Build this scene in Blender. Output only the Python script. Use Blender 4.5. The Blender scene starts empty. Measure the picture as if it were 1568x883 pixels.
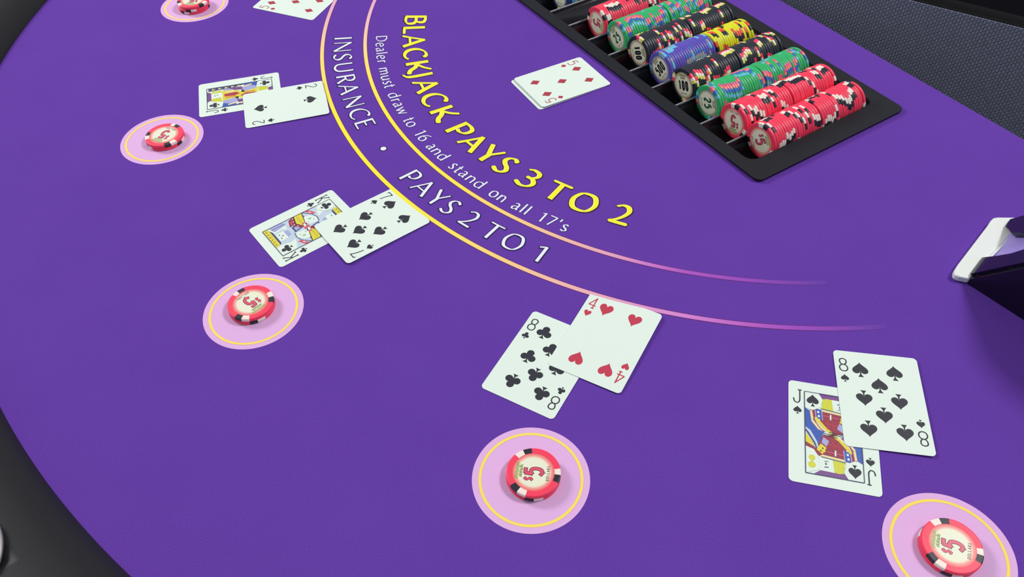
import bpy, math, random
from mathutils import Vector, Matrix
PI = math.pi
random.seed(7)
scn = bpy.context.scene
col = scn.collection

# ------------------------------------------------------------------ camera, world, lights, exposure
cam_d = bpy.data.cameras.new('camera')
cam = bpy.data.objects.new('camera', cam_d); col.objects.link(cam)
cam_d.sensor_width = 36.0
cam_d.lens = 1250.287 / 1568.0 * 36.0
cam_d.clip_start = 0.01
R_ = Vector((0.99965, -0.01964, -0.01776)).normalized()
F_ = Vector((0.0, 0.67060, -0.74182)).normalized()
U_ = R_.cross(F_).normalized(); R_ = F_.cross(U_).normalized()
M_ = Matrix(((R_.x, U_.x, -F_.x, 0.0), (R_.y, U_.y, -F_.y, 0.0), (R_.z, U_.z, -F_.z, 0.52306), (0, 0, 0, 1)))
cam.matrix_world = M_
scn.camera = cam

world = bpy.data.worlds.new('world'); scn.world = world
world.use_nodes = True
bg = world.node_tree.nodes['Background']
bg.inputs[0].default_value = (0.93, 0.97, 1.0, 1)
bg.inputs[1].default_value = 0.37

def area(name, loc, target, sx, sy, power, colr=(1, 1, 1)):
    l = bpy.data.lights.new(name, 'AREA'); l.shape = 'RECTANGLE'
    l.size = sx; l.size_y = sy; l.energy = power; l.color = colr
    o = bpy.data.objects.new(name, l); col.objects.link(o)
    o.location = loc
    d = Vector(target) - Vector(loc)
    o.rotation_euler = d.to_track_quat('-Z', 'Y').to_euler()
    return o
area('ceiling_key_and_added_fill', (2.55, 1.15, 3.3), (0.0, 0.6, 0), 0.72, 0.72, 92, (1.0, 0.99, 0.96))
area('ceiling_key_and_added_fill', (-2.6, 2.3, 2.0), (-0.5, 0.9, 0), 0.9, 0.9, 74, (1.0, 0.99, 0.97))  # fill lamp without a seen source, added to brighten the far left felt

vs = scn.view_settings
vs.view_transform = 'Standard'; vs.look = 'None'; vs.gamma = 1.0
vs.use_curve_mapping = False
vs.exposure = 0.0

# ------------------------------------------------------------------ materials
def lin(c):
    out = []
    for v in c[:3]:
        v = v / 255.0
        out.append(v / 12.92 if v <= 0.04045 else ((v + 0.055) / 1.055) ** 2.4)
    return tuple(out) + (1.0,)
MATS = {}
def mat(name, rgb, rough=0.5, metal=0.0, spec=0.5, coat=0.0):
    if name in MATS: return MATS[name]
    m = bpy.data.materials.new(name); m.use_nodes = True
    b = m.node_tree.nodes['Principled BSDF']
    b.inputs['Base Color'].default_value = lin(rgb)
    b.inputs['Roughness'].default_value = rough
    b.inputs['Metallic'].default_value = metal
    b.inputs['Specular IOR Level'].default_value = spec
    b.inputs['Coat Weight'].default_value = coat
    MATS[name] = m
    return m
def nodes_of(m):
    nt = m.node_tree
    return nt, nt.nodes, nt.links, nt.nodes['Principled BSDF']

# felt: purple cloth, fine speckle and weave bump
felt = mat('purple_felt', (101, 64, 164), 0.9, spec=0.06)
nt, N, L, B = nodes_of(felt)
tc = N.new('ShaderNodeTexCoord')
n1 = N.new('ShaderNodeTexNoise'); n1.inputs['Scale'].default_value = 900; n1.inputs['Detail'].default_value = 3
n2 = N.new('ShaderNodeTexNoise'); n2.inputs['Scale'].default_value = 14; n2.inputs['Detail'].default_value = 4
L.new(tc.outputs['Object'], n1.inputs['Vector']); L.new(tc.outputs['Object'], n2.inputs['Vector'])
ad = N.new('ShaderNodeMath'); ad.operation = 'ADD'
ml = N.new('ShaderNodeMath'); ml.operation = 'MULTIPLY'; ml.inputs[1].default_value = 0.35
L.new(n2.outputs['Fac'], ml.inputs[0]); L.new(n1.outputs['Fac'], ad.inputs[0]); L.new(ml.outputs[0], ad.inputs[1])
cr = N.new('ShaderNodeValToRGB')
cr.color_ramp.elements[0].position = 0.35; cr.color_ramp.elements[0].color = lin((93, 54, 156))
cr.color_ramp.elements[1].position = 1.0; cr.color_ramp.elements[1].color = lin((106, 67, 169))
L.new(ad.outputs[0], cr.inputs[0]); L.new(cr.outputs[0], B.inputs['Base Color'])
bp = N.new('ShaderNodeBump'); bp.inputs['Strength'].default_value = 0.25; bp.inputs['Distance'].default_value = 0.0004
L.new(n1.outputs['Fac'], bp.inputs['Height']); L.new(bp.outputs[0], B.inputs['Normal'])

def print_mat(name, rgb): return mat('felt_print_' + name, rgb, 0.8, spec=0.1)
P_YEL = print_mat('yellow', (247, 240, 45)); P_CREAM = print_mat('cream_yellow', (248, 238, 128))
P_DARK = print_mat('dark_brown', (62, 44, 66)); P_WHITE = print_mat('white', (232, 234, 250))
P_NAVY = print_mat('navy', (52, 40, 88)); P_PINK = print_mat('pink', (226, 180, 230))
P_RING = print_mat('ring_yellow', (253, 228, 96)); P_GLOW = print_mat('ring_glow', (232, 190, 190))
# band print: colour carried by a colour attribute that follows the printed gradient
band = print_mat('band', (240, 220, 100)); nt, N, L, B = nodes_of(band)
at = N.new('ShaderNodeAttribute'); at.attribute_name = 'print'; L.new(at.outputs['Color'], B.inputs['Base Color'])

vinyl = mat('black_vinyl', (33, 33, 37), 0.5, spec=0.24)
nt, N, L, B = nodes_of(vinyl)
n1 = N.new('ShaderNodeTexNoise'); n1.inputs['Scale'].default_value = 600; n1.inputs['Detail'].default_value = 2
tc = N.new('ShaderNodeTexCoord'); L.new(tc.outputs['Object'], n1.inputs['Vector'])
bp = N.new('ShaderNodeBump'); bp.inputs['Strength'].default_value = 0.12; bp.inputs['Distance'].default_value = 0.0004
L.new(n1.outputs['Fac'], bp.inputs['Height']); L.new(bp.outputs[0], B.inputs['Normal'])
steel = mat('brushed_steel', (225, 222, 208), 0.5, metal=1.0)
trayp = mat('tray_black_plastic', (30, 31, 38), 0.5, spec=0.2)
trayw = mat('tray_well_plastic', (24, 24, 32), 0.22, spec=0.45)
board = mat('dark_board', (30, 26, 34), 0.7)
C_WHITE = mat('card_white', (227, 240, 231), 0.48, spec=0.3)
C_EDGE = mat('card_edge', (235, 232, 240), 0.6)
C_BLACK = mat('card_ink_black', (52, 52, 62), 0.48, spec=0.3)
C_RED = mat('card_ink_red', (196, 62, 84), 0.48, spec=0.3)
C_DRED = mat('card_ink_diamond_red', (176, 62, 76), 0.48, spec=0.3)
C_BLUE = mat('card_ink_blue', (58, 92, 180), 0.38)
C_NAVY = mat('card_ink_navy', (66, 74, 112), 0.38)
C_YEL = mat('card_ink_yellow', (226, 212, 62), 0.38)
C_LIME = mat('card_ink_lime', (206, 212, 60), 0.38)
C_CREAM = mat('card_ink_cream', (236, 218, 160), 0.38)
C_MAR = mat('card_ink_maroon', (150, 52, 76), 0.38)
C_PUR = mat('card_ink_purple', (124, 76, 142), 0.38)
C_LAV = mat('card_ink_lavender', (168, 172, 220), 0.38)
C_PALE = mat('card_ink_pale_blue', (196, 212, 228), 0.38)
C_PINKR = mat('card_ink_rose', (216, 92, 112), 0.38)
C_ORG = mat('card_ink_orange', (214, 160, 70), 0.38)

def chipmat(n, rgb): return mat('chip_' + n, rgb, 0.42, spec=0.35)
K_RED = chipmat('red', (250, 66, 98)); K_WHITE = chipmat('white', (246, 232, 222)); K_BLACK = chipmat('black', (44, 42, 54))
K_GRN = chipmat('green', (52, 186, 112)); K_BLU = chipmat('blue', (60, 116, 196)); K_PCH = chipmat('peach', (244, 140, 124))
K_PNK = chipmat('pink', (232, 92, 150)); K_SKY = chipmat('sky', (110, 196, 232)); K_PUR = chipmat('violet', (98, 84, 190))
K_CHAR = chipmat('charcoal', (42, 46, 58)); K_YEL = chipmat('yellow', (228, 230, 36)); K_LEM = chipmat('lemon', (226, 226, 110))
K_ORG = chipmat('orange', (240, 92, 58)); K_NAVY = chipmat('navy', (40, 66, 116)); K_GREY = chipmat('grey', (150, 160, 170))
def inlay_mat(name, edge):
    m = mat('chip_inlay_' + name, (236, 234, 216), 0.4, spec=0.35)
    nt, N, L, B = nodes_of(m)
    if len(N) > 3: return m
    tc = N.new('ShaderNodeTexCoord'); sp = N.new('ShaderNodeSeparateXYZ'); L.new(tc.outputs['Object'], sp.inputs[0])
    cx = N.new('ShaderNodeCombineXYZ'); L.new(sp.outputs[0], cx.inputs[0]); L.new(sp.outputs[1], cx.inputs[1])
    ln = N.new('ShaderNodeVectorMath'); ln.operation = 'LENGTH'; L.new(cx.outputs[0], ln.inputs[0])
    mr = N.new('ShaderNodeMath'); mr.operation = 'DIVIDE'; mr.inputs[1].default_value = 0.015; L.new(ln.outputs['Value'], mr.inputs[0])
    cr = N.new('ShaderNodeValToRGB'); e = cr.color_ramp.elements
    e[0].position = 0.0; e[0].color = lin((232, 238, 216))
    e[1].position = 1.0; e[1].color = lin(edge)
    a = e.new(0.74); a.color = lin((238, 236, 212)); b = e.new(0.86); b.color = lin(tuple((x + y) / 2 for x, y in zip((250, 226, 205), edge)))
    L.new(mr.outputs[0], cr.inputs[0]); L.new(cr.outputs[0], B.inputs['Base Color'])
    return m
I_RED = inlay_mat('red', (238, 96, 100)); I_GRN = inlay_mat('green', (90, 150, 110)); I_BLK = inlay_mat('black', (150, 140, 110)); I_VIO = inlay_mat('violet', (110, 110, 150))
T_RED = mat('chip_text_red', (222, 82, 110), 0.4); T_DRED = mat('chip_text_dark_red', (128, 36, 66), 0.4)
T_GRN = mat('chip_text_green', (24, 92, 70), 0.4); T_BLK = mat('chip_text_black', (26, 26, 34), 0.4)
T_LOGO = mat('chip_logo_green', (150, 176, 78), 0.4); T_LOGO2 = mat('chip_logo_olive', (104, 120, 62), 0.4)
T_SM = mat('chip_small_text', (120, 70, 80), 0.4)

# ------------------------------------------------------------------ mesh collector
class MB:
    def __init__(s): s.v = []; s.f = []; s.m = []; s.mats = []; s.sm = []
    def mi(s, m):
        if m not in s.mats: s.mats.append(m)
        return s.mats.index(m)
    def face(s, pts, m, smooth=False):
        b = len(s.v); s.v += [tuple(p) for p in pts]; s.f.append(tuple(range(b, b + len(pts)))); s.m.append(s.mi(m)); s.sm.append(smooth)
    def grid(s, rows, m, smooth=True, closed=False):
        b = len(s.v); nr = len(rows); nc = len(rows[0])
        for r in rows: s.v += [tuple(p) for p in r]
        mi = s.mi(m)
        for i in range(nr - 1):
            for j in range(nc if closed else nc - 1):
                k = (j + 1) % nc
                s.f.append((b + i * nc + j, b + i * nc + k, b + (i + 1) * nc + k, b + (i + 1) * nc + j)); s.m.append(mi); s.sm.append(smooth)
    def prism(s, poly, z0, z1, m, mtop=None, msid=None):
        n = len(poly)
        s.face([(x, y, z1) for x, y in poly], mtop or m)
        s.face([(x, y, z0) for x, y in reversed(poly)], m)
        for i in range(n):
            a = poly[i]; c = poly[(i + 1) % n]
            s.face([(a[0], a[1], z0), (c[0], c[1], z0), (c[0], c[1], z1), (a[0], a[1], z1)], msid or m)
    def ext(s, pts0, pts1, m):
        n = len(pts0); s.face(pts1, m); s.face(list(reversed(pts0)), m)
        for i in range(n):
            j = (i + 1) % n; s.face([pts0[i], pts0[j], pts1[j], pts1[i]], m)
    def mesh(s, name, merge=False):
        me = bpy.data.meshes.new(name); me.from_pydata(s.v, [], s.f)
        for m in s.mats: me.materials.append(m)
        me.polygons.foreach_set('material_index', s.m); me.polygons.foreach_set('use_smooth', s.sm)
        if merge:
            import bmesh
            bm = bmesh.new(); bm.from_mesh(me); bmesh.ops.remove_doubles(bm, verts=bm.verts, dist=1e-6); bm.to_mesh(me); bm.free()
        me.update(); return me
    def build(s, name, parent=None, merge=False):
        return obj(name, s.mesh(name, merge), parent)
def obj(name, me, parent=None):
    o = bpy.data.objects.new(name, me); col.objects.link(o)
    if parent: o.parent = parent
    return o
def tag(o, label=None, cat=None, group=None, kind=None):
    if label: o['label'] = label
    if cat: o['category'] = cat
    if group: o['group'] = group
    if kind: o['kind'] = kind
    return o
def empty(name, loc=(0, 0, 0), rz=0):
    o = bpy.data.objects.new(name, None); col.objects.link(o); o.location = loc; o.rotation_euler = (0, 0, rz)
    o.empty_display_size = 0.05; return o
def bevel(o, w, seg=2, ang=0.6):
    md = o.modifiers.new('bevel', 'BEVEL'); md.width = w; md.segments = seg; md.limit_method = 'ANGLE'; md.angle_limit = ang
    return o
def circle_pts(cx, cy, r, n=48, a0=0.0, a1=2 * PI):
    return [(cx + r * math.cos(a0 + (a1 - a0) * i / n), cy + r * math.sin(a0 + (a1 - a0) * i / n)) for i in range(n if abs(a1 - a0 - 2 * PI) < 1e-6 else n + 1)]

# ------------------------------------------------------------------ table frame of reference
CX, CY = 0.2753, 0.9141                     # centre of the printed arcs
TO = Vector((0.2425, 0.6044)); TA = math.radians(31.6)
EX = Vector((math.cos(TA), math.sin(TA))); EY = Vector((-math.sin(TA), math.cos(TA)))
def tray_w(x, y, z=0.0): return (TO.x + x * EX.x + y * EY.x, TO.y + x * EX.y + y * EY.y, z)
EDGE = 0.267                                 # straight dealer edge, in the tray's x
R_FELT = 0.871
cxt = (CX - TO.x) * EX.x + (CY - TO.y) * EX.y; cyt = (CX - TO.x) * EY.x + (CY - TO.y) * EY.y

# ------------------------------------------------------------------ setting
fl = MB(); fl.face([(-4, -3, -0.78), (4, -3, -0.78), (4, 6, -0.78), (-4, 6, -0.78)], mat('black_carpet', (13, 11, 18), 0.95, spec=0.05))
floor = fl.build('floor'); floor['kind'] = 'structure'
nt, N, L, B = nodes_of(MATS['black_carpet'])
n1 = N.new('ShaderNodeTexNoise'); n1.inputs['Scale'].default_value = 160
bp = N.new('ShaderNodeBump'); bp.inputs['Strength'].default_value = 0.6; bp.inputs['Distance'].default_value = 0.004
L.new(n1.outputs['Fac'], bp.inputs['Height']); L.new(bp.outputs[0], B.inputs['Normal'])

# ------------------------------------------------------------------ the table
table = empty('blackjack_table', (0, 0, -0.78))
tag(table, 'curved blackjack table with purple felt, printed arcs and black padded rail', 'table')
def tp(o):                                   # parent in place under the table empty
    o.parent = table; o.location = (0, 0, 0.78); return o
def fill_ring(outer, inner, z, m, name):
    import bmesh
    bm = bmesh.new()
    def loop(pts):
        vsx = [bm.verts.new((p[0], p[1], z)) for p in pts]
        for i in range(len(vsx)): bm.edges.new((vsx[i], vsx[(i + 1) % len(vsx)]))
    loop(outer); loop(inner)
    bmesh.ops.triangle_fill(bm, use_beauty=True, use_dissolve=False, edges=bm.edges[:])
    for f in bm.faces:
        if f.normal.z < 0: f.normal_flip()
    tri = [[tuple(v.co) for v in f.verts] for f in bm.faces]
    bm.free(); return tri
phi0 = math.acos((EDGE - cxt) / R_FELT)
arcp = []
for i in range(161):
    a = phi0 + (2 * PI - 2 * phi0) * i / 160
    arcp.append(tray_w(cxt + (R_FELT + 0.004) * math.cos(a), cyt + (R_FELT + 0.004) * math.sin(a))[:2])
TR_L = 0.484
hole = [tray_w(*p)[:2] for p in ((0.0085, 0.021), (0.192, 0.021), (0.192, TR_L - 0.021), (0.0085, TR_L - 0.021))]
fb = MB()
for t in fill_ring(arcp, hole, 0.0, felt, 'f'): fb.face(t, felt)
n = len(arcp)
for i in range(n):                           # edge turned down over the slab
    a = arcp[i]; c = arcp[(i + 1) % n]
    fb.face([(a[0], a[1], -0.004), (c[0], c[1], -0.004), (c[0], c[1], 0), (a[0], a[1], 0)], felt)
for i in range(4):
    a = hole[i]; c = hole[(i + 1) % 4]
    fb.face([(c[0], c[1], -0.030), (a[0], a[1], -0.030), (a[0], a[1], 0), (c[0], c[1], 0)], board)
tp(fb.build('felt_top', merge=True))
sb = MB()
slab_o = arcp
for t in fill_ring(slab_o, hole, -0.030, board, 's'): sb.face(list(reversed(t)), board)
for i in range(n):
    a = slab_o[i]; c = slab_o[(i + 1) % n]
    sb.face([(a[0], a[1], -0.030), (c[0], c[1], -0.030), (c[0], c[1], -0.004), (a[0], a[1], -0.004)], board)
tp(sb.build('table_board', merge=True))
# pedestal under the board
pb = MB()
pc = [tray_w(x, y)[:2] for x, y in ((-0.28, 0.0), (0.02, 0.0), (0.02, 0.48), (-0.28, 0.48))]
pb.prism(pc, -0.78 + 0.04, -0.06, board)
pc = [tray_w(x, y)[:2] for x, y in ((-0.36, -0.08), (0.06, -0.08), (0.06, 0.56), (-0.36, 0.56))]
pb.prism(pc, -0.78, -0.74, board)
pc = [tray_w(x, y)[:2] for x, y in ((-0.34, -0.05), (0.22, -0.05), (0.22, 0.53), (-0.34, 0.53))]
pb.prism(pc, -0.06, -0.045, board)
pb.prism(pc, -0.045, -0.0301, board)
tp(bevel(pb.build('pedestal', merge=False), 0.004))

# padded rail
prof = [(0.868, -0.028), (0.8690, -0.004), (0.8705, 0.002), (0.8755, 0.0085), (0.884, 0.0150), (0.894, 0.0195), (0.908, 0.0235), (0.925, 0.0265), (0.945, 0.0275),
        (0.965, 0.0265), (0.982, 0.022), (0.994, 0.013), (0.999, 0.0), (0.998, -0.015), (0.990, -0.028), (0.976, -0.035), (0.90, -0.036), (0.868, -0.034)]
rb = MB(); rows = []
for i in range(241):
    a = TA + phi0 + (2 * PI - 2 * phi0) * i / 240
    rows.append([(CX + r * math.cos(a), CY + r * math.sin(a), z) for r, z in prof])
rb.grid(rows, vinyl, True, closed=True)
rb.face(rows[0], vinyl); rb.face(list(reversed(rows[-1])), vinyl)
rail = rb.build('padded_rail', merge=True)
# cup hole bored through the rail
CUPA = math.radians(-133.2); CR = 0.9505
cupx, cupy = CX + CR * math.cos(CUPA), CY + CR * math.sin(CUPA)
cut = MB(); cut.prism(circle_pts(cupx, cupy, 0.0385, 64), -0.2, 0.1, vinyl)
cuto = cut.build('cutter', merge=True)
md = rail.modifiers.new('b', 'BOOLEAN'); md.operation = 'DIFFERENCE'; md.object = cuto; md.solver = 'EXACT'
dg = bpy.context.evaluated_depsgraph_get()
nm = bpy.data.meshes.new_from_object(rail.evaluated_get(dg))
rail.modifiers.clear(); rail.data = nm
bpy.data.objects.remove(cuto, do_unlink=True)
tp(rail)
cup = MB(); rows = []
cprof = [(0.0452, 0.0262), (0.0460, 0.0272), (0.0454, 0.0286), (0.0438, 0.0300), (0.0410, 0.0306), (0.0385, 0.0295), (0.0375, 0.0265), (0.0370, 0.020), (0.0360, -0.045), (0.0340, -0.050), (0.0, -0.050)]
for i in range(65):
    a = 2 * PI * i / 64
    rows.append([(cupx + r * math.cos(a), cupy + r * math.sin(a), z) for r, z in cprof])
cup.grid(rows, steel, True)
rows = [[(x, y, z - 0.0012) for x, y, z in r[5:]] for r in rows]
tp(cup.build('cup_holder', merge=True))['label'] = 'polished steel cup holder ring'

# ------------------------------------------------------------------ printed arcs
def interp(tab, x):
    if x <= tab[0][0]: return tab[0][1:]
    for a, b in zip(tab, tab[1:]):
        if x <= b[0]:
            t = (x - a[0]) / (b[0] - a[0]); return tuple(p + (q - p) * t for p, q in zip(a[1:], b[1:]))
    return tab[-1][1:]
FELTC = (101, 64, 164)
def mirror(tab): # fade in on the side beyond the picture too
    return tab
tab1 = [(-266 + 0, *FELTC), (-250, 170, 90, 190), (-190, 224, 168, 208), (-182, 232, 182, 190), (-175, 243, 208, 150), (-167, 250, 224, 108), (-158, 248, 234, 70), (-140, 248, 234, 70),
        (-133, 248, 228, 95), (-126, 247, 212, 130), (-120, 240, 190, 165), (-112, 228, 165, 200), (-105, 208, 130, 208), (-99, 180, 95, 195), (-95, 158, 80, 188), (-90, 130, 72, 175), (-86.5, *FELTC)]
tab2 = [(-266 + 0, *FELTC), (-250, 170, 90, 190), (-188, 226, 170, 208), (-180, 236, 190, 190), (-173, 246, 214, 140), (-166, 250, 226, 105), (-158, 249, 232, 78), (-138, 249, 230, 84),
        (-132, 248, 216, 120), (-126, 242, 202, 145), (-120, 236, 184, 168), (-114, 222, 158, 194), (-110, 198, 120, 202), (-106, 172, 88, 192), (-99, 150, 75, 185), (-93, 118, 68, 170), (-90.5, *FELTC)]
def arc_band(R, w, tab, name):
    me = MB(); a0, a1 = tab[0][0], tab[-1][0]; n = 420
    cols = []
    for (hw, z, dark) in ((w / 2 + 0.0007, 0.00008, True), (w / 2, 0.00014, False)):
        for i in range(n):
            q = [a0 + (a1 - a0) * k / n for k in (i, i + 1)]
            P = []
            for ang, rr in ((q[0], R - hw), (q[0], R + hw), (q[1], R + hw), (q[1], R - hw)):
                t = math.radians(ang); P.append((CX + rr * math.cos(t), CY + rr * math.sin(t), z))
                c = interp(tab, ang)
                if dark:
                    f = min(1.0, sum(abs(x - y) for x, y in zip(c, FELTC)) / 150.0)
                    c = tuple(x + (y - x) * f for x, y in zip(FELTC, (112, 46, 112)))
                cols.append(lin(c))
            me.face(P, band)
    o = me.build(name)
    ca = o.data.color_attributes.new('print', 'FLOAT_COLOR', 'CORNER')
    flat = [x for c in cols for x in c]
    ca.data.foreach_set('color', flat)
    return tp(o)
arc_band(0.4950, 0.0042, tab1, 'printed_arc')['label'] = 'outer yellow to pink printed arc'
arc_band(0.4445, 0.0040, tab2, 'printed_arc')['label'] = 'inner yellow to pink printed arc'

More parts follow.
